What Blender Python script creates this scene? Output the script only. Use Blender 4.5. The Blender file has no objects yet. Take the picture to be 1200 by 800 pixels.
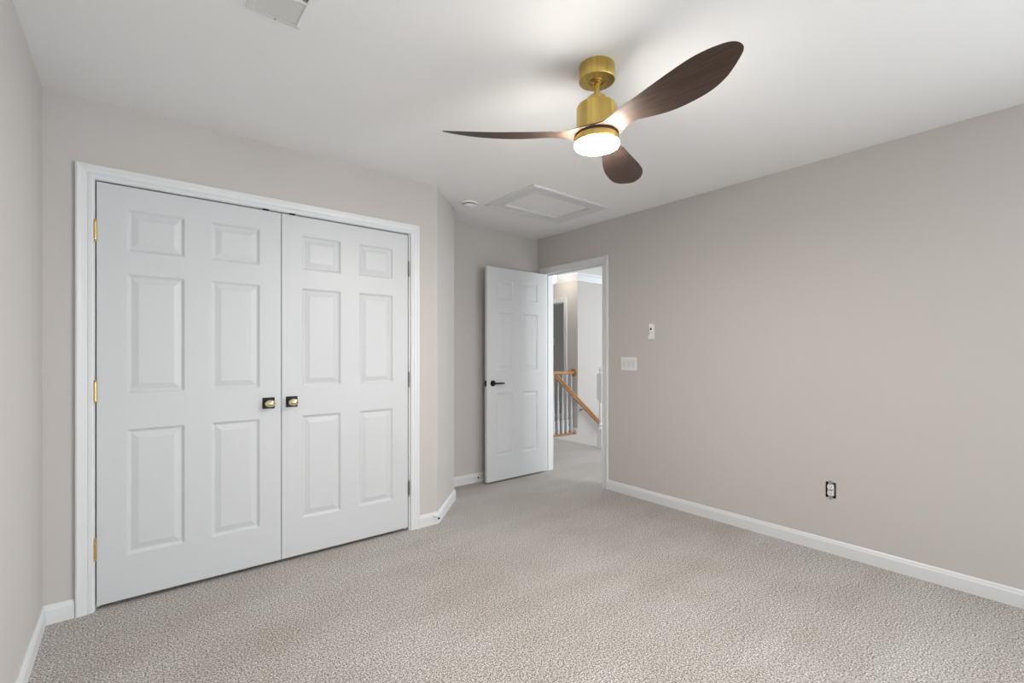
import bpy, bmesh, math, random
from mathutils import Vector, Matrix
random.seed(4)
PI = math.pi
sc = bpy.context.scene
COL = sc.collection

# ------------------------------------------------------------------ camera, light, exposure
EYE = 1.2326; YAW = math.radians(38.512)
cd = bpy.data.cameras.new('camera'); cam = bpy.data.objects.new('camera', cd); COL.objects.link(cam)
cam.location = (0, 0, EYE); cam.rotation_euler = (PI/2, 0, -YAW)
cd.sensor_width = 36; cd.lens = 548.59/1200*36
cd.shift_x = 7.458/1200; cd.shift_y = 13.67/1200
cd.clip_start = 0.02
sc.camera = cam
sc.view_settings.view_transform = 'Standard'; sc.view_settings.look = 'None'
sc.view_settings.gamma = 1; sc.view_settings.use_curve_mapping = False
sc.view_settings.exposure = 0.36

w = bpy.data.worlds.new('world'); sc.world = w; w.use_nodes = True
w.node_tree.nodes['Background'].inputs[0].default_value = (0.82, 0.915, 1.0, 1)
w.node_tree.nodes['Background'].inputs[1].default_value = 2.6

def area(name, loc, direction, sx, sy, power, col):
    l = bpy.data.lights.new(name, 'AREA'); l.shape = 'RECTANGLE'; l.size = sx; l.size_y = sy
    l.energy = power; l.color = col
    o = bpy.data.objects.new(name, l); COL.objects.link(o); o.location = loc
    o.rotation_euler = Vector(direction).to_track_quat('-Z', 'Y').to_euler()
    return o
# daylight standing outside each unseen window
#LIGHTS
area('daylight_right_window', (3.58, -2.1, 1.25), (-1, .3, 0), 1.6, 1.5, 114, (0.875, 0.945, 1.0))
area('daylight_front_window', (1.60, -3.90, 1.25), (0, 1, 0), 2.3, 1.6, 6, (0.88, 0.95, 1.0))
area('daylight_stair_window', (8.18, 3.35, 1.38), (-1, 0, -.1), 2.1, 1.9, 48, (0.84, 0.92, 1.0))
area('added_hall_daylight', (4.15, 1.12, 1.4), (0, 1, 0), 1.0, 1.6, 30, (0.97, 0.985, 1.0))  # added light behind an unseen window, brightens the hall
area('added_far_room_light', (9.16, 5.62, 1.45), (-1, 0, 0), 0.8, 1.4, 9, (0.95, 0.98, 1.0))  # added fill so the room across the hall is not black
#ENDLIGHTS

# ------------------------------------------------------------------ room dimensions
XL, XR, YC, YB, YF = -0.3225, 3.3712, 2.9683, 3.6837, -3.7
XC = 1.7276; CH = 0.390           # chamfer start and its run
H = 2.44; WT = 0.12
XE = 4.80                         # edge of the hall floor at the stairs
XA, YW = 5.304, 4.90              # convex hall corner
BASE_H = 0.086

# ------------------------------------------------------------------ materials
def mat(name, col, rough=0.5, metal=0.0, emit=None, strength=0.0, spec=0.5):
    m = bpy.data.materials.new(name); m.use_nodes = True
    b = m.node_tree.nodes['Principled BSDF']
    b.inputs['Base Color'].default_value = (*col, 1); b.inputs['Roughness'].default_value = rough
    b.inputs['Metallic'].default_value = metal; b.inputs['Specular IOR Level'].default_value = spec
    if emit:
        b.inputs['Emission Color'].default_value = (*emit, 1); b.inputs['Emission Strength'].default_value = strength
    return m
def nodes(m): return m.node_tree.nodes, m.node_tree.links, m.node_tree.nodes['Principled BSDF']
def add_noise_bump(m, scale, strength, dist=0.001, detail=3):
    n, l, b = nodes(m)
    tc = n.new('ShaderNodeTexCoord'); nz = n.new('ShaderNodeTexNoise'); bp = n.new('ShaderNodeBump')
    nz.inputs['Scale'].default_value = scale; nz.inputs['Detail'].default_value = detail
    bp.inputs['Strength'].default_value = strength; bp.inputs['Distance'].default_value = dist
    l.new(tc.outputs['Object'], nz.inputs['Vector']); l.new(nz.outputs['Fac'], bp.inputs['Height'])
    l.new(bp.outputs['Normal'], b.inputs['Normal'])
def vary(m, c1, c2, scale, stretch=(1, 1, 1), detail=4, lo=.35, hi=.65):
    n, l, b = nodes(m)
    tc = n.new('ShaderNodeTexCoord'); mp = n.new('ShaderNodeMapping'); nz = n.new('ShaderNodeTexNoise'); r = n.new('ShaderNodeValToRGB')
    mp.inputs['Scale'].default_value = stretch; nz.inputs['Scale'].default_value = scale; nz.inputs['Detail'].default_value = detail
    r.color_ramp.elements[0].position = lo; r.color_ramp.elements[1].position = hi
    r.color_ramp.elements[0].color = (*c1, 1); r.color_ramp.elements[1].color = (*c2, 1)
    l.new(tc.outputs['Object'], mp.inputs['Vector']); l.new(mp.outputs['Vector'], nz.inputs['Vector'])
    l.new(nz.outputs['Fac'], r.inputs['Fac']); l.new(r.outputs['Color'], b.inputs['Base Color'])
    return nz, tc, r

M = {}
M['wall'] = mat('greige_wall_paint', (0.578, 0.546, 0.520), 0.75, spec=.25); add_noise_bump(M['wall'], 260, .08)
M['ceiling'] = mat('flat_white_ceiling_paint', (0.89, 0.89, 0.888), 0.9, spec=.1); add_noise_bump(M['ceiling'], 220, .08)
M['trim'] = mat('satin_white_trim_paint', (0.74, 0.75, 0.757), 0.35)
M['door'] = mat('white_door_paint', (0.63, 0.64, 0.65), 0.42); 
M['plastic'] = mat('white_plastic', (0.82, 0.82, 0.80), 0.35)
M['plastic_grey'] = mat('light_grey_plastic', (0.70, 0.715, 0.73), 0.4)
M['grille'] = mat('enamelled_vent_metal', (0.66, 0.66, 0.63), 0.45)
M['dark'] = mat('dark_duct_interior', (0.05, 0.05, 0.05), 0.9)
M['black'] = mat('matte_black_metal', (0.012, 0.012, 0.013), 0.35, 0.6)
M['rubber'] = mat('dark_rubber', (0.03, 0.028, 0.026), 0.8)
M['steel'] = mat('dull_steel', (0.45, 0.44, 0.42), 0.35, 1.0)
M['nickel'] = mat('aged_nickel', (0.33, 0.32, 0.30), 0.35, 1.0)
M['hinge'] = mat('polished_brass_hinge', (0.78, 0.58, 0.24), 0.28, 1.0)
M['knob'] = mat('polished_brass_knob', (0.86, 0.74, 0.46), 0.15, 1.0)
M['brass'] = mat('brushed_gold_metal', (0.62, 0.43, 0.10), 0.30, 1.0)
vary(M['brass'], (0.54, 0.38, 0.10), (0.68, 0.50, 0.165), 60, (1, 1, 0.02), 3)
nb = nodes(M['brass'])[2]; nb.inputs['Anisotropic'].default_value = .5
M['blade'] = mat('dark_walnut_blade', (0.07, 0.045, 0.035), 0.5, spec=.12)
vary(M['blade'], (0.082, 0.055, 0.044), (0.105, 0.072, 0.057), 7, (1, 14, 14), 5)
M['lamp'] = mat('glowing_diffuser', (1, 1, 1), 0.5, emit=(1.0, 0.94, 0.875), strength=245)
M['hall_lamp'] = mat('glowing_hall_glass', (1, 1, 1), 0.5, emit=(1.0, 0.95, 0.86), strength=13)
M['oak'] = mat('golden_oak', (0.50, 0.24, 0.07), 0.35)
vary(M['oak'], (0.36, 0.16, 0.045), (0.50, 0.25, 0.08), 12, (1, 8, 8), 4)
# carpet: speckled loop pile with soft vacuum marks
m = mat('beige_speckled_carpet', (0.45, 0.40, 0.36), 1.0, spec=.05); M['carpet'] = m
n, l, b = nodes(m)
tc = n.new('ShaderNodeTexCoord')
def noise(scale, detail=2, stretch=None, rough=.5):
    z = n.new('ShaderNodeTexNoise'); z.inputs['Scale'].default_value = scale; z.inputs['Detail'].default_value = detail; z.inputs['Roughness'].default_value = rough
    if stretch:
        mp = n.new('ShaderNodeMapping'); mp.inputs['Scale'].default_value = stretch[:3]; mp.inputs['Rotation'].default_value = (0, 0, stretch[3])
        l.new(tc.outputs['Object'], mp.inputs['Vector']); l.new(mp.outputs['Vector'], z.inputs['Vector'])
    else: l.new(tc.outputs['Object'], z.inputs['Vector'])
    return z
def ramp(src, p0, c0, p1, c1):
    r = n.new('ShaderNodeValToRGB'); e = r.color_ramp.elements
    e[0].position = p0; e[0].color = (*c0, 1); e[1].position = p1; e[1].color = (*c1, 1); l.new(src, r.inputs['Fac']); return r
def mix(a, b_, fac, mode='MULTIPLY'):
    x = n.new('ShaderNodeMix'); x.data_type = 'RGBA'; x.blend_type = mode
    if isinstance(fac, float): x.inputs[0].default_value = fac
    else: l.new(fac, x.inputs[0])
    l.new(a, x.inputs[6]); l.new(b_, x.inputs[7]); return x.outputs[2]
sp = noise(150, 2, rough=.8); patch = noise(1.7, 4, (1, 1, 1, 0), .55); streak = noise(2.2, 3, (0.5, 2.2, 1, 0.5)); mid = noise(62, 2)
r1 = ramp(sp.outputs['Fac'], .41, (0.20, 0.182, 0.166), .60, (0.88, 0.842, 0.80))
r2 = ramp(patch.outputs['Fac'], .35, (0.91, 0.875, 0.84), .62, (1.0, 1.0, 1.0))
r3 = ramp(streak.outputs['Fac'], .38, (0.93, 0.92, 0.91), .58, (1, 1, 1))
r4 = ramp(mid.outputs['Fac'], .40, (0.86, 0.86, 0.86), .60, (1, 1, 1))
c = mix(mix(mix(r1.outputs[0], r2.outputs[0], 1.0), r3.outputs[0], 1.0), r4.outputs[0], 1.0)
l.new(c, b.inputs['Base Color'])
bp = n.new('ShaderNodeBump'); bp.inputs['Strength'].default_value = .8; bp.inputs['Distance'].default_value = .008
l.new(sp.outputs['Fac'], bp.inputs['Height']); l.new(bp.outputs['Normal'], b.inputs['Normal'])
b.inputs['Sheen Weight'].default_value = .15

# ------------------------------------------------------------------ mesh helpers
def link(name, bm, m, parent=None, smooth=False, bevel=0, weld=False):
    if weld: bmesh.ops.remove_doubles(bm, verts=bm.verts, dist=1e-5)
    bmesh.ops.recalc_face_normals(bm, faces=bm.faces)
    me = bpy.data.meshes.new(name); bm.to_mesh(me); bm.free()
    o = bpy.data.objects.new(name, me); COL.objects.link(o); me.materials.append(m)
    if smooth:
        for p in me.polygons: p.use_smooth = True
        try: me.set_sharp_from_angle(angle=math.radians(40))
        except Exception: pass
    if bevel:
        md = o.modifiers.new('bevel', 'BEVEL'); md.width = bevel; md.segments = 2; md.limit_method = 'ANGLE'; md.harden_normals = False
    if parent: o.parent = parent
    return o
def box(bm, x0, x1, y0, y1, z0, z1):
    v = [bm.verts.new(p) for p in ((x0,y0,z0),(x1,y0,z0),(x1,y1,z0),(x0,y1,z0),(x0,y0,z1),(x1,y0,z1),(x1,y1,z1),(x0,y1,z1))]
    for f in ((0,3,2,1),(4,5,6,7),(0,1,5,4),(1,2,6,5),(2,3,7,6),(3,0,4,7)): bm.faces.new([v[i] for i in f])
def prism(bm, poly, z0, z1):
    a = [bm.verts.new((x, y, z0)) for x, y in poly]; b_ = [bm.verts.new((x, y, z1)) for x, y in poly]
    bm.faces.new(a); bm.faces.new(b_)
    for i in range(len(poly)): j = (i+1) % len(poly); bm.faces.new([a[i], a[j], b_[j], b_[i]])
def lathe(bm, prof, seg=32, mtx=None, caps=True):
    rings = []
    for r, z in prof:
        rings.append([bm.verts.new((max(r, 1e-5)*math.cos(2*PI*i/seg), max(r, 1e-5)*math.sin(2*PI*i/seg), z)) for i in range(seg)])
    for a, b_ in zip(rings, rings[1:]):
        for i in range(seg): j = (i+1) % seg; bm.faces.new([a[i], a[j], b_[j], b_[i]])
    if caps: bm.faces.new(rings[0]); bm.faces.new(rings[-1])
    if mtx: bmesh.ops.transform(bm, matrix=mtx, verts=[v for r in rings for v in r])
def tube(bm, pts, r, seg=12):
    pts = [Vector(p) for p in pts]; rings = []
    for i, p in enumerate(pts):
        d = (pts[min(i+1, len(pts)-1)] - pts[max(i-1, 0)]).normalized()
        u = d.cross(Vector((0, 0, 1))); u = u.normalized() if u.length > .1 else Vector((1, 0, 0)); v = d.cross(u)
        rings.append([bm.verts.new(p + r*(math.cos(2*PI*k/seg)*u + math.sin(2*PI*k/seg)*v)) for k in range(seg)])
    for a, b_ in zip(rings, rings[1:]):
        for i in range(seg): j = (i+1) % seg; bm.faces.new([a[i], a[j], b_[j], b_[i]])
    bm.faces.new(rings[0]); bm.faces.new(rings[-1])
def sweep_plan(bm, path, prof, side=1):
    """profile (offset from wall, z) along a plan polyline with mitred corners; side=+1 offsets to the left of travel"""
    P = [Vector(p) for p in path]; rows = []
    for i, p in enumerate(P):
        ds = []
        if i > 0: ds.append((P[i]-P[i-1]).normalized())
        if i < len(P)-1: ds.append((P[i+1]-P[i]).normalized())
        ns = [Vector((-d.y, d.x))*side for d in ds]
        nn = sum(ns, Vector((0, 0))).normalized(); k = 1/max(.2, nn.dot(ns[0]))
        rows.append([bm.verts.new((p.x+nn.x*k*o, p.y+nn.y*k*o, z)) for o, z in prof])
    for a, b_ in zip(rows, rows[1:]):
        for i in range(len(prof)): j = (i+1) % len(prof); bm.faces.new([a[i], a[j], b_[j], b_[i]])
    bm.faces.new(rows[0]); bm.faces.new(rows[-1])
def tag(o, label, cat, group=None, kind=None):
    o['label'] = label; o['category'] = cat
    if group: o['group'] = group
    if kind: o['kind'] = kind
    return o
def thing(name, label, cat, loc=(0, 0, 0), rz=0, group=None, kind=None):
    o = bpy.data.objects.new(name, None); COL.objects.link(o); o.location = loc; o.rotation_euler = (0, 0, rz)
    o.empty_display_size = .05
    return tag(o, label, cat, group, kind)
def struct(name, bm, m, label, cat, **k):
    return tag(link(name, bm, m, **k), label, cat, kind='structure')
def wall_cells(bm, axis, p0, p1, u0, u1, z0, z1, holes):
    """slab between p0..p1 on `axis`, spanning u0..u1 x z0..z1 with rectangular through holes; one continuous welded shell"""
    us = sorted({u0, u1, *[h for q in holes for h in q[:2]]}); zs = sorted({z0, z1, *[h for q in holes for h in q[2:]]})
    def solid(i, j):
        if i < 0 or j < 0 or i >= len(us)-1 or j >= len(zs)-1: return False
        a = (us[i]+us[i+1])/2; c_ = (zs[j]+zs[j+1])/2
        return not any(q[0] < a < q[1] and q[2] < c_ < q[3] for q in holes)
    def V(p, u, z): return bm.verts.new((p, u, z) if axis == 'x' else (u, p, z))
    for i in range(len(us)-1):
        for j in range(len(zs)-1):
            if not solid(i, j): continue
            a, b_, c_, d = us[i], us[i+1], zs[j], zs[j+1]
            for p in (p0, p1): bm.faces.new([V(p, a, c_), V(p, b_, c_), V(p, b_, d), V(p, a, d)])
            if not solid(i-1, j): bm.faces.new([V(p0, a, c_), V(p1, a, c_), V(p1, a, d), V(p0, a, d)])
            if not solid(i+1, j): bm.faces.new([V(p0, b_, c_), V(p1, b_, c_), V(p1, b_, d), V(p0, b_, d)])
            if not solid(i, j-1): bm.faces.new([V(p0, a, c_), V(p1, a, c_), V(p1, b_, c_), V(p0, b_, c_)])
            if not solid(i, j+1): bm.faces.new([V(p0, a, d), V(p1, a, d), V(p1, b_, d), V(p0, b_, d)])
    bmesh.ops.remove_doubles(bm, verts=bm.verts, dist=1e-5)

# ------------------------------------------------------------------ floor and ceiling
bm = bmesh.new()
prism(bm, [(XL-WT, YF-WT), (XE, YF-WT), (XE, 4.935), (9.2, 4.935), (9.2, 7.2), (XL-WT, 7.2)], -0.28, 0.0)
struct('floor', bm, M['carpet'], 'beige speckled carpet running from the bedroom into the hall', 'floor')
bm = bmesh.new(); box(bm, XL-WT, 9.2, YF-WT, 7.2, H+.03, H+.15)
struct('ceiling', bm, M['ceiling'], 'flat white ceiling over bedroom and hall', 'ceiling')
# drywall layer of the ceiling with the cut for the hatch
bm = bmesh.new()
hx0, hx1, hy0, hy1 = 2.35, 2.965, 2.60, 2.98
for x0, x1, y0, y1 in ((XL-WT, hx0, YF-WT, 7.2), (hx1, 9.2, YF-WT, 7.2), (hx0, hx1, YF-WT, hy0), (hx0, hx1, hy1, 7.2)):
    box(bm, x0, x1, y0, y1, H, H+.03)
struct('ceiling_drywall', bm, M['ceiling'], 'flat white painted ceiling surface around the attic hatch', 'ceiling')

# ------------------------------------------------------------------ walls
CX0, CX1, CZ = -0.150, 1.508, 2.066        # closet opening
DY0, DY1, DZ = 2.795, 3.592, 2.070         # bedroom doorway rough opening
OY, OZ = 1.012, 0.388                      # receptacle centre
bm = bmesh.new(); box(bm, XL-WT, XL, YF, YB+WT, 0, H)
struct('wall_left', bm, M['wall'], 'greige painted wall at the left edge of the room', 'wall')
bm = bmesh.new(); wall_cells(bm, 'y', YC, YC+WT, XL, XC, 0, H, [(CX0, CX1, 0, CZ)])
struct('wall_closet', bm, M['wall'], 'greige wall around the white double closet doors', 'wall')
bm = bmesh.new(); prism(bm, [(XC, YC), (XC+CH, YC+CH), (XC+CH, YB), (XC+CH-WT, YB), (XC+CH-WT, YC+CH+.05), (XC-.0, YC+WT)], 0, H)
struct('wall_angled', bm, M['wall'], 'narrow angled greige wall between closet and door alcove', 'wall')
bm = bmesh.new(); box(bm, XL, XR, YB, YB+WT, 0, H)
struct('wall_back', bm, M['wall'], 'greige wall behind the open bedroom door', 'wall')
bm = bmesh.new()
wall_cells(bm, 'x', XR, XR+WT, YF, YB+WT, 0, H, [(DY0, DY1, 0, DZ), (OY-.028, OY+.028, OZ-.048, OZ+.048), (-2.9, -1.3, 0.5, 2.1)])
struct('wall_right', bm, M['wall'], 'long greige wall with the doorway to the hall', 'wall')
bm = bmesh.new(); wall_cells(bm, 'y', YF-WT, YF, XL-WT, XR+WT, 0, H, [(0.5, 2.7, 0.5, 2.2)])
struct('wall_front', bm, M['wall'], 'greige window wall facing the closet', 'wall')
# hall shell
bm = bmesh.new(); wall_cells(bm, 'x', XA, XA+WT, YW, 7.1, 0, H, [(5.186, 5.96, 0, 2.035)])
struct('wall_hall', bm, M['wall'], 'greige hall wall with a doorway, behind the balusters', 'wall')
bm = bmesh.new(); box(bm, XA+WT, 8.0, YW, 4.9345, -2.8, H); box(bm, XA+WT, 8.0, 4.9345, YW+WT, .0005, H)
box(bm, XE+.001, XA+WT, YW, 4.9345, -2.8, -.0005)
struct('wall_stair', bm, M['wall'], 'pale grey stairwell wall behind the sloping handrail', 'wall')
bm = bmesh.new(); wall_cells(bm, 'x', 8.0, 8.0+WT, 1.3, YW+WT, -2.8, H, [(2.3, 4.4, 0.45, 2.3)])
struct('wall_foyer', bm, M['wall'], 'foyer window wall beyond the stairs', 'wall')
bm = bmesh.new(); wall_cells(bm, 'y', 1.3-WT, 1.3, XR+WT, 8.0+WT, -2.8, H, [(3.65, 4.65, 0.6, 2.2)])
struct('wall_hall_south', bm, M['wall'], 'far end wall of the hall on the bedroom side', 'wall')
bm = bmesh.new(); box(bm, XR+WT, XA+WT, 7.1, 7.2, 0, H); box(bm, XR, XR+WT, YB+WT, 7.2, 0, H)
struct('wall_hall_north', bm, M['wall'], 'end and side wall of the hall beyond the door', 'wall')
bm = bmesh.new(); box(bm, XA+WT, 9.0, 6.30, 6.40, 0, H);  box(bm, 8.0+WT, 9.0, YW, YW+WT, 0, H)
wall_cells(bm, 'x', 9.0, 9.1, YW+WT, 6.4, 0, H, [(5.2, 6.05, .7, 2.15)])
struct('wall_far_room', bm, M['wall'], 'dim grey wall of the room across the hall', 'wall')
bm = bmesh.new(); box(bm, XE-.15, 8.1, 1.2, YW+WT, -2.9, -2.8)
struct('floor_lower', bm, M['carpet'], 'carpet at the foot of the stairs', 'floor')

# ------------------------------------------------------------------ windows (outside the frame, where the daylight enters)
def window(i, axis, p, u0, u1, z0, z1, label):
    bm = bmesh.new(); t0, t1 = p
    def bx(a, b_, c_, d, q0=t0, q1=t1):
        if axis == 'x': box(bm, q0, q1, a, b_, c_, d)
        else: box(bm, a, b_, q0, q1, c_, d)
    f = .045
    bx(u0, u0+f, z0, z1); bx(u1-f, u1, z0, z1); bx(u0+f, u1-f, z0, z0+f); bx(u0+f, u1-f, z1-f, z1)
    mz = (z0+z1)/2; bx(u0+f, u1-f, mz-.02, mz+.02)
    mu = (u0+u1)/2; bx(mu-.02, mu+.02, z0+f, mz-.02); bx(mu-.02, mu+.02, mz+.02, z1-f)
    struct('window_%d' % i, bm, M['trim'], label, 'window')
window(1, 'x', (XR+.04, XR+.09), -2.9, -1.3, .5, 2.1, 'white sash window in the long right wall')
window(2, 'y', (YF-.09, YF-.04), .5, 2.7, .5, 2.2, 'white sash window facing the closet doors')
window(3, 'x', (8.04, 8.09), 2.3, 4.4, .45, 2.3, 'white sash window lighting the stairwell')
window(4, 'y', (1.3-.09, 1.3-.04), 3.65, 4.65, .6, 2.2, 'unseen white sash window added at the end of the hall for light')  # opening made up to let daylight into the hall

window(5, 'x', (9.03, 9.08), 5.2, 6.05, .7, 2.15, 'unseen white sash window added to brighten the room across the hall')  # made-up opening for the far room's added light

# ------------------------------------------------------------------ baseboards
bprof = [(0, 0), (.014, 0), (.014, BASE_H-.022), (.011, BASE_H-.016), (.009, BASE_H-.006), (.005, BASE_H), (0, BASE_H)]
def baseboard(name, path, side, label, prof=bprof):
    bm = bmesh.new(); sweep_plan(bm, path, prof, side)
    return struct(name, bm, M['trim'], label, 'baseboard')
baseboard('baseboard_left', [(XL, YF), (XL, YC), (-0.2135, YC)], -1, 'white baseboard in the left corner beside the closet')
baseboard('baseboard_closet', [(1.5785, YC), (XC, YC), (XC+CH, YC+CH), (XC+CH, YB)], -1, 'white baseboard wrapping the angled wall right of the closet')
baseboard('baseboard_back', [(XC+CH+.014, YB), (XR-.018, YB)], -1, 'white baseboard behind the open bedroom door')
baseboard('baseboard_right', [(XR, 2.7465), (XR, YF)], -1, 'long white baseboard along the right wall')
baseboard('baseboard_front', [(XR-.014, YF), (XL+.014, YF)], -1, 'white baseboard under the front window')
baseboard('baseboard_hall', [(XA, 5.115), (XA, YW+.002)], -1, 'short white baseboard at the hall corner by the balusters')
baseboard('baseboard_far_room', [(XA+WT, 6.30), (9.0, 6.30)], -1, 'white baseboard in the room across the hall')

# crown moulding in the hall
cprof = [(0, H), (.085, H), (.080, H-.012), (.055, H-.030), (.030, H-.065), (.014, H-.085), (.010, H-.100), (0, H-.104)]
bm = bmesh.new(); sweep_plan(bm, [(XA, 7.1), (XA, YW), (8.0, YW)], cprof, -1)
struct('trim_1', bm, M['trim'], 'white crown moulding under the hall ceiling', 'moulding')

# ------------------------------------------------------------------ casings
casp = [(0, 0), (0, .009), (.005, .012), (.018, .012), (.022, .010), (.026, .013), (.044, .016), (.050, .019), (.058, .020), (.064, .017), (.066, 0)]
def casing(axis, face, sgn, u0, u1, ztop, bottom=0.0):
    """sgn: direction the casing stands proud"""
    bm = bmesh.new(); rows = []
    for u, z, du, dz in ((u0, bottom, -1, 0), (u0, ztop, -1, 1), (u1, ztop, 1, 1), (u1, bottom, 1, 0)):
        row = []
        for w_, t in casp:
            a, c_ = u+du*w_, z+dz*w_; p = face+sgn*t
            row.append(bm.verts.new((p, a, c_) if axis == 'x' else (a, p, c_)))
        rows.append(row)
    for a, b_ in zip(rows, rows[1:]):
        for i in range(len(casp)): j = (i+1) % len(casp); bm.faces.new([a[i], a[j], b_[j], b_[i]])
    bm.faces.new(rows[0]); bm.faces.new(rows[-1])
    return bm
struct('trim_2', casing('y', YC, -1, -0.1475, 1.5065+.005, 2.0625), M['trim'], 'white moulded casing around the closet double doors', 'door casing')
bm = casing('x', XR, -1, 2.8055, 3.5795+.004, 2.0555)
struct('trim_3', bm, M['trim'], 'white moulded casing around the doorway to the hall', 'door casing')
struct('trim_4', casing('x', XR+WT, 1, 2.8055, 3.5835, 2.0555), M['trim'], 'white casing on the hall side of the bedroom doorway', 'door casing')
struct('trim_5', casing('x', XA, -1, 5.186, 5.96, 2.035), M['trim'], 'white casing of the doorway across the hall', 'door casing')
# jambs
bm = bmesh.new()
for a, b_ in ((CX0, CX0+.008), (CX1-.008, CX1)): box(bm, a, b_, YC+.0005, YC+WT, 0, CZ)
box(bm, CX0+.008, CX1-.008, YC+.0005, YC+WT, CZ-.006, CZ)
box(bm, CX0+.008, CX0+.022, YC+.045, YC+.075, 0, CZ-.006); box(bm, CX1-.022, CX1-.008, YC+.045, YC+.075, 0, CZ-.006)
struct('trim_6', bm, M['trim'], 'white jamb lining the closet opening', 'door jamb')
bm = bmesh.new()
jy0, jy1, jz = DY0+.014, DY1-.012, DZ-.012
box(bm, XR+.0005, XR+WT-.0005, DY0, jy0, 0, DZ); box(bm, XR+.0005, XR+WT-.0005, jy1, DY1, 0, DZ); box(bm, XR+.0005, XR+WT-.0005, jy0, jy1, jz, DZ)
box(bm, XR+.04, XR+.075, jy0, jy0+.012, 0, jz); box(bm, XR+.04, XR+.075, jy1-.012, jy1, 0, jz); box(bm, XR+.04, XR+.075, jy0+.012, jy1-.012, jz-.012, jz)
jamb = struct('trim_7', bm, M['trim'], 'white jamb with door stop lining the bedroom doorway', 'door jamb')
bm = bmesh.new(); box(bm, XR+.010, XR+.034, jy0, jy0+.0015, .92, .98)
link('strike_plate', bm, M['black'], jamb)
bm = bmesh.new()
box(bm, XA-.0005, XA+WT, 5.174+.012, 5.186+.012, 0, 2.035); box(bm, XA-.0005, XA+WT, 5.948, 5.96, 0, 2.035); box(bm, XA-.0005, XA+WT, 5.198, 5.948, 2.023, 2.035)
struct('trim_8', bm, M['trim'], 'white jamb of the doorway across the hall', 'door jamb')

# ------------------------------------------------------------------ six panel doors
ring = [(0, 0), (.003, -.0015), (.008, -.0060), (.013, -.0095), (.018, -.0100), (.022, -.0090), (.044, -.0030), (.047, -.0022)]
def door_leaf_bm(W, Hh, T, panels):
    """leaf local: x 0..W, front face at y=0 looking to -y, back at y=T, z 0..Hh"""
    bm = bmesh.new()
    xs = sorted({0, W, *[p for q in panels for p in q[:2]]}); zs = sorted({0, Hh, *[p for q in panels for p in q[2:]]})
    for y0, s in ((0, 1), (T, -1)):
        for i in range(len(xs)-1):
            for j in range(len(zs)-1):
                a, b_, c_, d = xs[i], xs[i+1], zs[j], zs[j+1]
                if any(abs(q[0]-a) < 1e-6 and abs(q[1]-b_) < 1e-6 and abs(q[2]-c_) < 1e-6 and abs(q[3]-d) < 1e-6 for q in panels):
                    prev = None
                    for ins, dep in ring:
                        y = y0-s*dep
                        cur = [bm.verts.new(p) for p in ((a+ins, y, c_+ins), (b_-ins, y, c_+ins), (b_-ins, y, d-ins), (a+ins, y, d-ins))]
                        if prev:
                            for k in range(4): bm.faces.new([prev[k], prev[(k+1) % 4], cur[(k+1) % 4], cur[k]])
                        prev = cur
                    bm.faces.new(prev)
                else:
                    bm.faces.new([bm.verts.new(p) for p in ((a, y0, c_), (b_, y0, c_), (b_, y0, d), (a, y0, d))])
    for i in range(len(xs)-1):
        for z in (0, Hh): bm.faces.new([bm.verts.new(p) for p in ((xs[i], 0, z), (xs[i+1], 0, z), (xs[i+1], T, z), (xs[i], T, z))])
    for j in range(len(zs)-1):
        for x in (0, W): bm.faces.new([bm.verts.new(p) for p in ((x, 0, zs[j]), (x, 0, zs[j+1]), (x, T, zs[j+1]), (x, T, zs[j]))])
    bmesh.ops.remove_doubles(bm, verts=bm.verts, dist=1e-5)
    return bm
def six(W, stile, mull, rows):
    pw = (W-2*stile-mull)/2
    return [(x, x+pw, a, b_) for x in (stile, stile+pw+mull) for a, b_ in rows]
def hinge(parent, x, y, z, m, flip=1):
    bm = bmesh.new(); h2 = .0445; r = .0058
    prof = [(0, -h2-.011), (.003, -h2-.010), (.0045, -h2-.006), (.003, -h2-.002), (r, -h2)]
    for k in range(5):
        a = -h2+k*.0178; prof += [(r, a+.0006), (r, a+.0170), (r-.001, a+.0174)]
    prof += [(r, h2), (.003, h2+.002), (.0045, h2+.006), (.003, h2+.010), (0, h2+.011)]
    lathe(bm, prof, 14, Matrix.Translation((x, y, z)))
    box(bm, x-.0006, x+.0006, y, y+.014, z-h2, z+h2)
    o = link('hinge', bm, m, parent, smooth=True); return o

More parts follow.
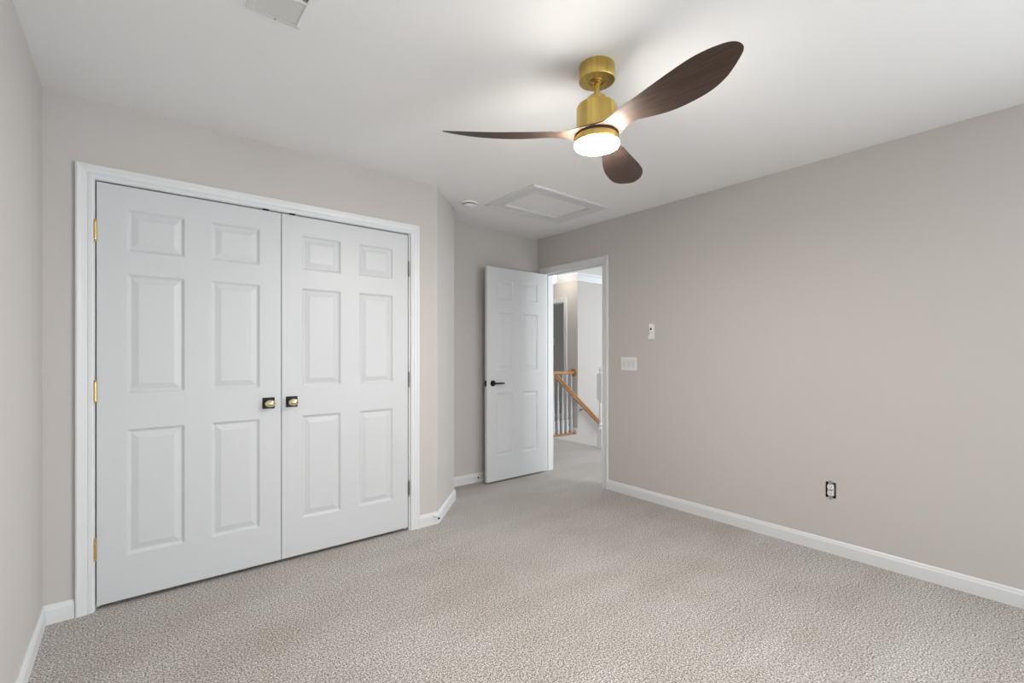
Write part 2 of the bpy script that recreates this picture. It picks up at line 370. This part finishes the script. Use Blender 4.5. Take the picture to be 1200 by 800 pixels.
rows = [(.215, .835), (1.012, 1.602), (1.713, 1.920)]
D1X, D2X, LW = -0.137, 0.6835, 0.8170
LZ = 0.022
closet = []
for i, (x, lab) in enumerate(((D1X, 'left white six panel closet door with gold knob on its right side'), (D2X, 'right white six panel closet door with gold knob on its left side'))):
    W_ = LW if i == 0 else .8115
    t = thing('door_%d' % (i+1), lab, 'door', (x, YC+.002, LZ), kind='structure')
    link('door_panel', door_leaf_bm(W_, 2.032, .034, six(W_, .112, .118, rows)), M['door'], t, bevel=.0015)
    hx = -.0045 if i == 0 else W_+.0055
    for z in (1.818, 1.050, .297):
        hinge(t, hx, -.0085, z-LZ, M['hinge'] if i == 0 else M['nickel'])
    kx = .7495 if i == 0 else .0545
    bm = bmesh.new(); box(bm, kx-.032, kx+.032, -.006, -.0002, .945-LZ-.032, .945-LZ+.032)
    link('knob_plate', bm, M['black'], t, bevel=.0015)
    bm = bmesh.new()
    lathe(bm, [(.013, 0), (.013, .004), (.0085, .007), (.0075, .020), (.010, .026), (.0185, .031), (.0235, .038), (.0245, .044), (.0215, .051), (.013, .056), (0, .058)], 28,
          Matrix.Translation((kx, -.006, .945-LZ)) @ Matrix.Rotation(PI/2, 4, 'X') @ Matrix.Diagonal((1.18, .80, 1, 1)))
    link('knob', bm, M['knob'], t, smooth=True)
    cx_ = .735 if i == 0 else .057
    bm = bmesh.new(); box(bm, cx_-.016, cx_+.016, -.005, .028, 2.0322, 2.0395)
    link('ball_catch', bm, M['black'], t)
    closet.append(t)

# bedroom door, opened ninety degrees against the back wall (local x from free edge to hinge)
t = thing('door_3', 'open white six panel bedroom door with black lever handle', 'door', (2.588, 3.534, .018), rz=math.radians(.3), kind='structure')
BW = .764
link('door_panel', door_leaf_bm(BW, 2.030, .035, six(BW, .118, .118, [(.235, .835), (1.052, 1.607), (1.727, 1.918)])), M['door'], t, bevel=.0015)
for z in (1.80, 1.03, .28):
    bm = bmesh.new(); r = .0058
    lathe(bm, [(0, -.053), (.004, -.050), (.003, -.046), (r, -.0445), (r, .0445), (.003, .046), (.004, .050), (0, .053)], 12, Matrix.Translation((BW+.008, .0385, z)))
    box(bm, BW+.0002, BW+.002, .004, .035, z-.0445, z+.0445)
    link('hinge', bm, M['nickel'], t, smooth=True)
kz = .948-.018; kx = .070
RX = Matrix.Rotation(PI/2, 4, 'X')
for s, nm in ((-1, 'front'), (1, 'back')):
    y0 = 0 if s < 0 else .035
    R_ = RX if s < 0 else Matrix.Rotation(-PI/2, 4, 'X')
    bm = bmesh.new()
    lathe(bm, [(.029, 0), (.029, .004), (.026, .008), (.012, .010), (.0105, .012), (.0105, .034), (.009, .040), (0, .041)], 28, Matrix.Translation((kx, y0+s*.0002, kz)) @ R_)
    rose = link('rose', bm, M['black'], t, smooth=True)
    bm = bmesh.new()
    pts = [(kx-.004, y0+s*.036, kz), (kx+.02, y0+s*.040, kz), (kx+.06, y0+s*.041, kz-.001), (kx+.098, y0+s*.040, kz-.002), (kx+.108, y0+s*.036, kz-.002)]
    tube(bm, pts, .0075, 12)
    link('lever', bm, M['black'], rose, smooth=True)
bm = bmesh.new(); box(bm, -.0018, -.0002, .005, .030, kz-.028, kz+.028)
lp = link('latch_plate', bm, M['black'], t)
bm = bmesh.new(); box(bm, -.013, -.0019, .011, .024, kz-.009, kz+.009)
link('latch_bolt', bm, M['black'], lp, bevel=.002)

# ------------------------------------------------------------------ attic hatch
t = thing('attic_hatch', 'white framed attic hatch set in the ceiling near the doorway', 'hatch', (2.6575, 2.786, H), kind='structure')
ox0, ox1, oy0, oy1 = 2.237-2.6575, 3.078-2.6575, 2.488-2.786, 3.084-2.786
ix0, ix1, iy0, iy1 = hx0-2.6575, hx1-2.6575, hy0-2.786, hy1-2.786
bm = bmesh.new(); prev = None
for k, dz in ((0, 0), (0, -.010), (.10, -.015), (.24, -.015), (.30, -.011), (.78, -.008), (.84, -.010), (1, -.009), (1.0, 0.0)):
    a = [ox0+(ix0-ox0)*k, ox1+(ix1-ox1)*k, oy0+(iy0-oy0)*k, oy1+(iy1-oy1)*k]
    cur = [bm.verts.new(p) for p in ((a[0], a[2], dz), (a[1], a[2], dz), (a[1], a[3], dz), (a[0], a[3], dz))]
    if prev:
        for q in range(4): bm.faces.new([prev[q], prev[(q+1) % 4], cur[(q+1) % 4], cur[q]])
    prev = cur
link('hatch_frame', bm, M['trim'], t)
bm = bmesh.new(); box(bm, ix0+.007, ix1-.007, iy0+.007, iy1-.007, .003, .028)
link('hatch_panel', bm, M['ceiling'], t)

# ------------------------------------------------------------------ ceiling fan
FX, FY = 1.530, 1.3055
fan = thing('ceiling_fan', 'three blade ceiling fan with gold body and dark brown blades', 'ceiling fan', (FX, FY, H))
bm = bmesh.new(); lathe(bm, [(.074, 0), (.075, -.002), (.075, -.060), (.0735, -.063), (.034, -.063), (.033, -.058), (.026, -.058), (.024, -.063), (.0, -.063)], 64)
canopy = link('canopy', bm, M['brass'], fan, smooth=True)
bm = bmesh.new(); lathe(bm, [(.0, -.050), (.020, -.0635), (.019, -.070), (.0125, -.074), (.0125, -.085), (.0115, -.085), (.0115, -.145), (.0125, -.145)], 32)
link('downrod', bm, M['brass'], fan, smooth=True)
bm = bmesh.new(); lathe(bm, [(.013, -.128), (.036, -.130), (.0395, -.134), (.0395, -.163), (.030, -.164)], 48)
link('collar', bm, M['brass'], fan, smooth=True)
bm = bmesh.new(); lathe(bm, [(.0, -.1635), (.070, -.164), (.080, -.168), (.0845, -.178), (.0845, -.280), (.06, -.281)], 64)
link('motor_housing', bm, M['brass'], fan, smooth=True)
bm = bmesh.new(); lathe(bm, [(.07, -.296), (.086, -.297), (.0905, -.300), (.0905, -.323), (.089, -.325), (.02, -.325)], 64)
lk = link('light_ring', bm, M['brass'], fan, smooth=True)
bm = bmesh.new(); lathe(bm, [(.0905, -.3255), (.093, -.327), (.093, -.333), (.090, -.338), (.075, -.3405), (0, -.342)], 64)
link('light_diffuser', bm, M['lamp'], fan, smooth=True)

# blade: camber, sweep and twist as measured
A0 = -1.5379; z0 = 2.1808-H; s1, s2, p0, p1 = -.2057, .1834, .1264, .3821
G = [.05, .11, .18, .26, .34, .42, .50, .56, .60]
TC = [.070, .082, .0892, .1096, .1298, .1461, .156, .1529, .1447]
TD = [-.055, -.020, -.0032, -.0128, -.0157, -.0075, .0083, .0293, .0626]
TD[0:3] = [-.050, -.018, -.006]
RT, TT = .6421, .1043
def smooth_interp(xs, ys, x):
    for i in range(len(xs)-1):
        if x <= xs[i+1]:
            u = (x-xs[i])/(xs[i+1]-xs[i])
            m0 = (ys[i+1]-ys[max(i-1, 0)])/(xs[i+1]-xs[max(i-1, 0)]); m1 = (ys[min(i+2, len(xs)-1)]-ys[i])/(xs[min(i+2, len(xs)-1)]-xs[i])
            hh = xs[i+1]-xs[i]
            return (2*u**3-3*u*u+1)*ys[i]+(u**3-2*u*u+u)*hh*m0+(-2*u**3+3*u*u)*ys[i+1]+(u**3-u*u)*hh*m1
    return ys[-1]
def blade_bm():
    """local x along the blade, stations from tip to hub; each station is a chord between two edge points"""
    def zs(r, t_): return z0+s1*r+s2*r*r+(p0+p1*r)*t_
    st = []
    rs = [.20+.40*k/34 for k in range(35)]
    tcs = [.20, .26, .34, .42, .50, .56, .60]; tcv = [.0945, .1096, .1298, .1461, .156, .1529, .1447]
    tdv = [-.0065, -.0128, -.0157, -.0075, .0083, .0330, .0600]
    for r in rs:
        a_, b_ = smooth_interp(tcs, tcv, r), smooth_interp(tcs, tdv, r)
        st.append(((r, a_, zs(r, a_)), (r, b_, zs(r, b_))))
    for r, a_, b_ in ((.611, .1412, .0690), (.621, .1365, .0768), (.629, .1308, .0838), (.635, .1248, .0898), (.639, .1180, .0955), (.6415, .1110, .1010)):
        st.append(((r, a_, zs(r, a_)), (r, b_, zs(r, b_))))
    # root web: concave fillets running to the points shared with the neighbouring blades
    def bez(p, q, r_, s_, u): return tuple((1-u)**3*a+3*(1-u)**2*u*b_+3*(1-u)*u*u*c_+u**3*d for a, b_, c_, d in zip(p, q, r_, s_))
    mr = .0925; M1 = (mr*.5, mr*.866); M2 = (mr*.5, -mr*.866); zm = 2.1555-H
    zl, zr = st[0][0][2], st[0][1][2]
    root = []
    for k in range(1, 19):
        u = k/18; e = u*u*(3-2*u)
        L1 = bez((.20, .0945), (.150, .083), (M1[0]+.050, M1[1]-.0289), M1, u)
        L2 = bez((.20, -.0065), (.150, -.002), (M2[0]+.050, M2[1]+.0289), M2, u)
        root.append(((L1[0], L1[1], zl+(zm-zl)*e), (L2[0], L2[1], zr+(zm-zr)*e)))
    for k in (.75, .5, .25): root.append(((M1[0]*k, M1[1]*k, zm), (M2[0]*k, M2[1]*k, zm)))
    st = root[::-1]+st
    bm = bmesh.new(); NW = 12; T_, B_ = [], []; n_ = len(st)
    for i, (a_, b_) in enumerate(st):
        up, lo = [], []
        rr = (a_[0]+b_[0])/2
        tipf = 1.0 if rr < .58 else max(.22, 1-(rr-.58)/.075)
        hub = min(1, max(0, (rr-.06)/.10))
        for q in range(NW+1):
            u = q/NW; p = [b_[j]+(a_[j]-b_[j])*u for j in range(3)]
            prof = math.sqrt(max(0, 1-(2*u-1)**2)); prof = prof*hub+(1-hub)*1.0
            th = .0052*prof*tipf+.0009
            up.append(bm.verts.new((p[0], -p[1], p[2]+th*.5))); lo.append(bm.verts.new((p[0], -p[1], p[2]-th*.5)))
        T_.append(up); B_.append(lo)
    for R_ in (T_, B_):
        for a, b_ in zip(R_, R_[1:]):
            for q in range(NW): bm.faces.new([a[q], a[q+1], b_[q+1], b_[q]])
    for i in range(n_-1):
        for q in (0, NW): bm.faces.new([T_[i][q], T_[i+1][q], B_[i+1][q], B_[i][q]])
    for i in (0, -1):
        for q in range(NW): bm.faces.new([T_[i][q], T_[i][q+1], B_[i][q+1], B_[i][q]])
    return bm
first = link('blade', blade_bm(), M['blade'], fan, smooth=True)
first.rotation_euler = (0, 0, A0)
for k in (1, 2):
    c_ = first.copy(); COL.objects.link(c_); c_.parent = fan; c_.rotation_euler = (0, 0, A0+k*2*PI/3)
bm = bmesh.new(); lathe(bm, [(.04, -.2885), (.082, -.2886), (.0855, -.2905), (.084, -.2955), (.05, -.2958)], 64)
link('blade_hub', bm, M['blade'], fan, smooth=True)

# ------------------------------------------------------------------ ceiling vent
t = thing('ceiling_vent', 'white louvred metal air vent in the ceiling above the closet side', 'air vent', (.399, 1.67, H))
bm = bmesh.new(); prev = None
hw, hl = .069, .150
for e, dz in ((.024, 0), (.022, -.004), (.004, -.008), (0, -.008), (0, -.001)):
    cur = [bm.verts.new(p) for p in ((-hw-e, -hl-e, dz), (hw+e, -hl-e, dz), (hw+e, hl+e, dz), (-hw-e, hl+e, dz))]
    if prev:
        for q in range(4): bm.faces.new([prev[q], prev[(q+1) % 4], cur[(q+1) % 4], cur[q]])
    prev = cur
link('vent_frame', bm, M['plastic'], t)
bm = bmesh.new(); box(bm, -hw, hw, -hl, hl, -.001, -.0002); link('vent_backing', bm, M['dark'], t)
bm = bmesh.new(); box(bm, -hw, hw, .014, .022, -.010, -.0012); link('divider_bar', bm, M['plastic'], t)
k = 0
y = -hl+.008
while y < hl-.004:
    if not (.006 < y < .030):
        bm = bmesh.new()
        if y < .014: za, zb = -.0080, -.0020
        else: za, zb = -.0020, -.0080
        v = [bm.verts.new(p) for p in ((-hw, y-.0050, za), (hw, y-.0050, za), (hw, y+.0040, zb), (-hw, y+.0040, zb), (-hw, y-.0050, za+.0008), (hw, y-.0050, za+.0008), (hw, y+.0040, zb+.0008), (-hw, y+.0040, zb+.0008))]
        for f in ((0,1,2,3),(4,7,6,5),(0,4,5,1),(1,5,6,2),(2,6,7,3),(3,7,4,0)): bm.faces.new([v[i] for i in f])
        link('slat', bm, M['grille'], t)
    y += .0105
bm = bmesh.new(); lathe(bm, [(.004, 0), (.004, -.0015), (0, -.0025)], 12, Matrix.Translation((0, hl+.013, -.0066))); link('screw', bm, M['steel'], t)

# ------------------------------------------------------------------ smoke detector
t = thing('smoke_detector', 'round white smoke detector on the ceiling beside the attic hatch', 'smoke detector', (2.112, 3.122, H))
bm = bmesh.new(); lathe(bm, [(.064, 0), (.066, -.003), (.066, -.010), (.060, -.014), (.050, -.015)], 40); link('base', bm, M['plastic'], t, smooth=True)
bm = bmesh.new(); lathe(bm, [(.052, -.0150), (.052, -.020), (.050, -.0200)], 40); link('vent_ring', bm, M['dark'], t, smooth=True)
bm = bmesh.new(); lathe(bm, [(.052, -.0205), (.056, -.023), (.053, -.032), (.040, -.038), (.020, -.041), (0, -.042)], 40); link('cover', bm, M['plastic'], t, smooth=True)
bm = bmesh.new(); lathe(bm, [(.009, -.0420), (.008, -.0445), (0, -.045)], 20); link('test_button', bm, M['plastic_grey'], t, smooth=True)

# ------------------------------------------------------------------ right wall devices
# local frame for wall devices: x = world +Y mirrored, y<0 = into room
t = thing('light_switch', 'white three gang rocker switch plate beside the doorway', 'light switch', (XR, 2.513, 1.140), rz=-PI/2)
bm = bmesh.new(); box(bm, -.082, .082, -.006, -.0003, -.057, .057); link('wall_plate', bm, M['plastic'], t, bevel=.003)
for k in (-1, 0, 1):
    bm = bmesh.new()
    x = k*.046
    v = [(-.0165, -.0063, -.033), (.0165, -.0063, -.033), (.0165, -.0063, .033), (-.0165, -.0063, .033), (-.0155, -.0075, -.032), (.0155, -.0075, -.032), (.0155, -.0115, .032), (-.0155, -.0115, .032)]
    vs = [bm.verts.new((x+a, b_, c_)) for a, b_, c_ in v]
    for f in ((0,1,2,3),(4,7,6,5),(0,4,5,1),(1,5,6,2),(2,6,7,3),(3,7,4,0)): bm.faces.new([vs[i] for i in f])
    link('rocker', bm, M['plastic_grey'], t)

t = thing('remote_holder', 'slim white wall cradle above the switch plate', 'remote holder', (XR, 2.284, 1.411), rz=-PI/2)
bm2 = bmesh.new(); box(bm2, -.023, .023, -.004, -.0003, -.062, .062)
box(bm2, -.023, -.0200, -.0205, -.0042, -.062, -.028); box(bm2, .0200, .023, -.0205, -.0042, -.062, -.028)
box(bm2, -.0200, .0200, -.0205, -.0042, -.0645, -.0615); box(bm2, -.0200, .0200, -.0205, -.0180, -.0615, -.030)
link('cradle', bm2, M['plastic'], t, bevel=.0008)
t = thing('remote_control', 'small white fan remote with dark round button in the wall cradle', 'remote control', (XR-.0045, 2.284, 1.411), rz=-PI/2)
bm = bmesh.new(); box(bm, -.019, .019, -.013, -.0003, -.0605, .066); link('body', bm, M['plastic'], t, bevel=.004)
bm = bmesh.new(); lathe(bm, [(.009, 0), (.009, .0015), (0, .002)], 20, Matrix.Translation((0, -.013, .022)) @ RX); link('power_button', bm, M['rubber'], t)
for z in (-.006, -.018):
    bm = bmesh.new(); box(bm, -.009, .009, -.0142, -.0131, z-.002, z+.002); link('button', bm, M['plastic_grey'], t)

t = thing('wall_outlet', 'uncovered white duplex outlet in a dark box low on the right wall', 'outlet', (XR, OY, OZ), rz=-PI/2)
bm = bmesh.new()
for a in ((-.027, .027, .002, .060, -.047, -.0455), (-.027, .027, .002, .060, .0455, .047), (-.027, -.0255, .002, .060, -.0455, .0455), (.0255, .027, .002, .060, -.0455, .0455), (-.027, .027, .060, .0615, -.047, .047)): box(bm, *a)
link('electrical_box', bm, M['rubber'], t)
bm = bmesh.new(); prism(bm, [(-.010, -.0035), (.010, -.0035), (.010, -.0020), (-.010, -.0020)], -.053, .053)
lathe(bm, [(.013, 0), (.013, .0014), (.0, .0015)], 18, Matrix.Translation((0, -.0022, .046)) @ RX); lathe(bm, [(.013, 0), (.013, .0014), (.0, .0015)], 18, Matrix.Translation((0, -.0022, -.046)) @ RX)
link('mounting_strap', bm, M['steel'], t)
bm = bmesh.new(); box(bm, -.0165, .0165, .0005, .040, -.036, .036)
rec = link('receptacle_body', bm, M['plastic'], t, bevel=.002)
for z in (-.0195, .0195):
    bm = bmesh.new()
    poly = [(math.cos(a)*.0172, max(-.0135, min(.0135, math.sin(a)*.0172))) for a in [2*PI*i/28 for i in range(28)]]
    a_ = [bm.verts.new((x, .0004, z+y)) for x, y in poly]; b__ = [bm.verts.new((x, -.0060, z+y)) for x, y in poly]
    bm.faces.new(b__); bm.faces.new(a_)
    for i in range(28): bm.faces.new([a_[i], a_[(i+1) % 28], b__[(i+1) % 28], b__[i]])
    fc = link('socket_face', bm, M['plastic'], t)
    for x in (-.0063, .0063):
        bm = bmesh.new(); box(bm, x-.0011, x+.0011, -.0065, -.0061, z-.001, z+.007); link('slot', bm, M['rubber'], fc)
    bm = bmesh.new(); lathe(bm, [(.0025, 0), (.0025, .0005)], 12, Matrix.Translation((0, -.0061, z-.0065)) @ RX); link('ground_hole', bm, M['rubber'], fc)

# ------------------------------------------------------------------ spring door stops
def door_stop(x, y, z, label, ln=.062):
    t = thing('door_stop', label, 'door stop', (x, y, z), group=None)
    bm = bmesh.new(); lathe(bm, [(.010, 0), (.010, .003), (.005, .007), (.0, .007)], 18, RX); link('mount', bm, M['plastic'], t, smooth=True)
    bm = bmesh.new(); pts = []
    for i in range(14*10+1):
        a = 2*PI*i/10; u = i/140; rr = .0050-.0012*u
        pts.append((rr*math.cos(a), -.006-u*(ln-.016), rr*math.sin(a)))
    tube(bm, pts, .0011, 6); link('spring', bm, M['plastic'], t, smooth=True)
    bm = bmesh.new(); lathe(bm, [(.0055, 0), (.0072, .002), (.0072, .010), (.005, .013), (0, .0135)], 18, Matrix.Translation((0, -ln+.011, 0)) @ RX); link('rubber_tip', bm, M['rubber'], t, smooth=True)
door_stop(1.700, YC-.0142, .060, 'spring door stop on the baseboard right of the closet')
door_stop(2.546, YB-.0142, .060, 'spring door stop on the baseboard behind the open door')

# ------------------------------------------------------------------ hall: railing, newel, handrail, lamp
RY = 4.985
rail = thing('stair_railing', 'oak topped railing with white turned balusters along the hall opening', 'railing', (4.80, RY, 0))
L_ = XA-4.80
bm = bmesh.new()
pr = [(-.030, .925), (-.030, .940), (-.024, .952), (-.012, .962), (.012, .962), (.024, .952), (.030, .940), (.030, .925), (.018, .912), (-.018, .912)]
a = [bm.verts.new((-.03, y, z)) for y, z in pr]; b_ = [bm.verts.new((L_-.016, y, z)) for y, z in pr]
bm.faces.new(a); bm.faces.new(b_)
for i in range(len(pr)): bm.faces.new([a[i], a[(i+1) % len(pr)], b_[(i+1) % len(pr)], b_[i]])
link('top_rail', bm, M['oak'], rail, smooth=True)
bm = bmesh.new(); lathe(bm, [(.060, 0), (.060, .008), (.054, .012), (.045, .0155), (0, .0155)], 32, Matrix.Translation((L_, 0, .937)) @ Matrix.Rotation(-PI/2, 4, 'Y'))
link('rosette', bm, M['oak'], rail, smooth=True)
bm = bmesh.new(); box(bm, 0.0, L_-.012, -.045, .045, 0.0, .026); link('shoe_board', bm, M['oak'], rail, bevel=.005)
def baluster_bm():
    bm = bmesh.new(); box(bm, -.0165, .0165, -.0165, .0165, .0262, .22)
    lathe(bm, [(.0165, .22), (.012, .228), (.017, .240), (.012, .252), (.017, .275), (.018, .30), (.014, .42), (.010, .60), (.009, .75), (.0085, .911)], 16)
    return bm
b0 = None
for k, x in enumerate((.075, .17, .265, .36, .455)):
    if b0 is None: b0 = link('baluster', baluster_bm(), M['trim'], rail, smooth=True); b0.location = (x, 0, 0)
    else:
        c_ = b0.copy(); COL.objects.link(c_); c_.parent = rail; c_.location = (x, 0, 0)
# newel at the head of the stairs
def newel(x, y, label, hgt=1.06):
    nw = thing('newel_post', label, 'newel post', (x, y, 0))
    bm = bmesh.new()
    q = .040
    box(bm, -q, q, -q, q, 0.0, .26)
    lathe(bm, [(.040, .26), (.030, .275), (.036, .30), (.024, .33), (.030, .40), (.032, .46), (.026, .55), (.020, .585), (.030, .60), (.034, .615), (.040, .63)], 24)
    box(bm, -q, q, -q, q, .63, .965)
    link('post', bm, M['trim'], nw, smooth=False)
    bm = bmesh.new(); lathe(bm, [(.030, .9652), (.034, .975), (.020, .985), (.016, .992), (.026, 1.004), (.031, 1.022), (.028, 1.040), (.015, 1.052), (0, 1.055)], 24)
    link('finial', bm, M['trim'], nw, smooth=True)
newel(4.80-.042, 3.985, 'white turned newel post at the right side of the stair opening')
newel(4.80-.075, RY, 'white newel post at the left end of the hall railing, behind the jamb')
# handrail on the stairwell wall
hr = thing('handrail', 'oak handrail sloping down along the stairwell wall', 'handrail', (4.80, YW-.06, .88))
def hz(x): return .885-(x-4.80)*.79
P0, P1 = (4.78, hz(4.78)), (6.6, hz(6.6))
bm = bmesh.new()
dx, dz = P1[0]-P0[0], P1[1]-P0[1]; Ln = math.hypot(dx, dz); nx, nz_ = -dz/Ln, dx/Ln
pp = [(-.028, -.006), (-.030, .010), (-.020, .024), (0, .029), (.020, .024), (.030, .010), (.028, -.006), (.018, -.020), (.020, -.029), (-.020, -.029), (-.018, -.020)]
rows_ = []
for px_, pz_ in (P0, P1):
    rows_.append([bm.verts.new((px_+nx*w_-4.80, o_, pz_+nz_*w_-.88)) for o_, w_ in pp])
bm.faces.new(rows_[0]); bm.faces.new(rows_[1])
for i in range(len(pp)): j = (i+1) % len(pp); bm.faces.new([rows_[0][i], rows_[0][j], rows_[1][j], rows_[1][i]])
link('rail', bm, M['oak'], hr, smooth=True)
for bx_ in (5.36, 6.3):
    z = hz(bx_)-.88; bm = bmesh.new()
    tube(bm, [(bx_-4.80, 0, z-.030), (bx_-4.80, .004, z-.055), (bx_-4.80, .025, z-.075), (bx_-4.80, .055, z-.078)], .006, 8)
    lathe(bm, [(.024, 0), (.022, .005), (0, .008)], 16, Matrix.Translation((bx_-4.80, .0595, z-.078)) @ RX)
    link('wall_bracket', bm, M['steel'], hr, smooth=True)
# stairs going down from the hall edge
bm = bmesh.new()
for k in range(1, 14):
    box(bm, XE+.002+(k-1)*.235, XE+.002+k*.235, 3.99, YW-.002, -2.8, -k*.186)
tag(link('staircase', bm, M['carpet']), 'carpeted stairs going down beyond the hall edge', 'stairs')
# hall lamp
t = thing('hall_ceiling_lamp', 'glowing white globe lamp on the hall ceiling', 'ceiling lamp', (4.905, 5.095, H))
bm = bmesh.new(); lathe(bm, [(.075, 0), (.075, -.012), (.060, -.022), (.045, -.024)], 32); link('lamp_base', bm, M['brass'], t, smooth=True)
bm = bmesh.new(); lathe(bm, [(.058, -.0245), (.085, -.045), (.098, -.080), (.094, -.115), (.075, -.145), (.040, -.162), (0, -.167)], 32); link('glass_shade', bm, M['hall_lamp'], t, smooth=True)
# switches in the far room
for (px_, z, w2, h2, nm, lab, cat) in ((6.02, 1.200, .058, .058, 'light_switch', 'white switch plate on the dim wall seen through the far doorway', 'light switch'),):
    t = thing(nm, lab, cat, (px_, 6.30, z))
    bm = bmesh.new(); box(bm, -w2, w2, -.006, -.0003, -h2, h2); link('wall_plate', bm, M['plastic'], t, bevel=.003)
    for k in (-.023, .023):
        bm = bmesh.new(); box(bm, k-.016, k+.016, -.010, -.0062, -.032, .032); link('rocker', bm, M['plastic_grey'], t)
t = thing('thermostat', 'small white wall control above the far room switch', 'thermostat', (6.14, 6.30, 1.45))
bm = bmesh.new(); box(bm, -.024, .024, -.022, -.0003, -.06, .06); link('body', bm, M['plastic'], t, bevel=.004)
bm = bmesh.new(); box(bm, -.015, .015, -.0232, -.0222, .01, .045); link('display', bm, M['plastic_grey'], t)
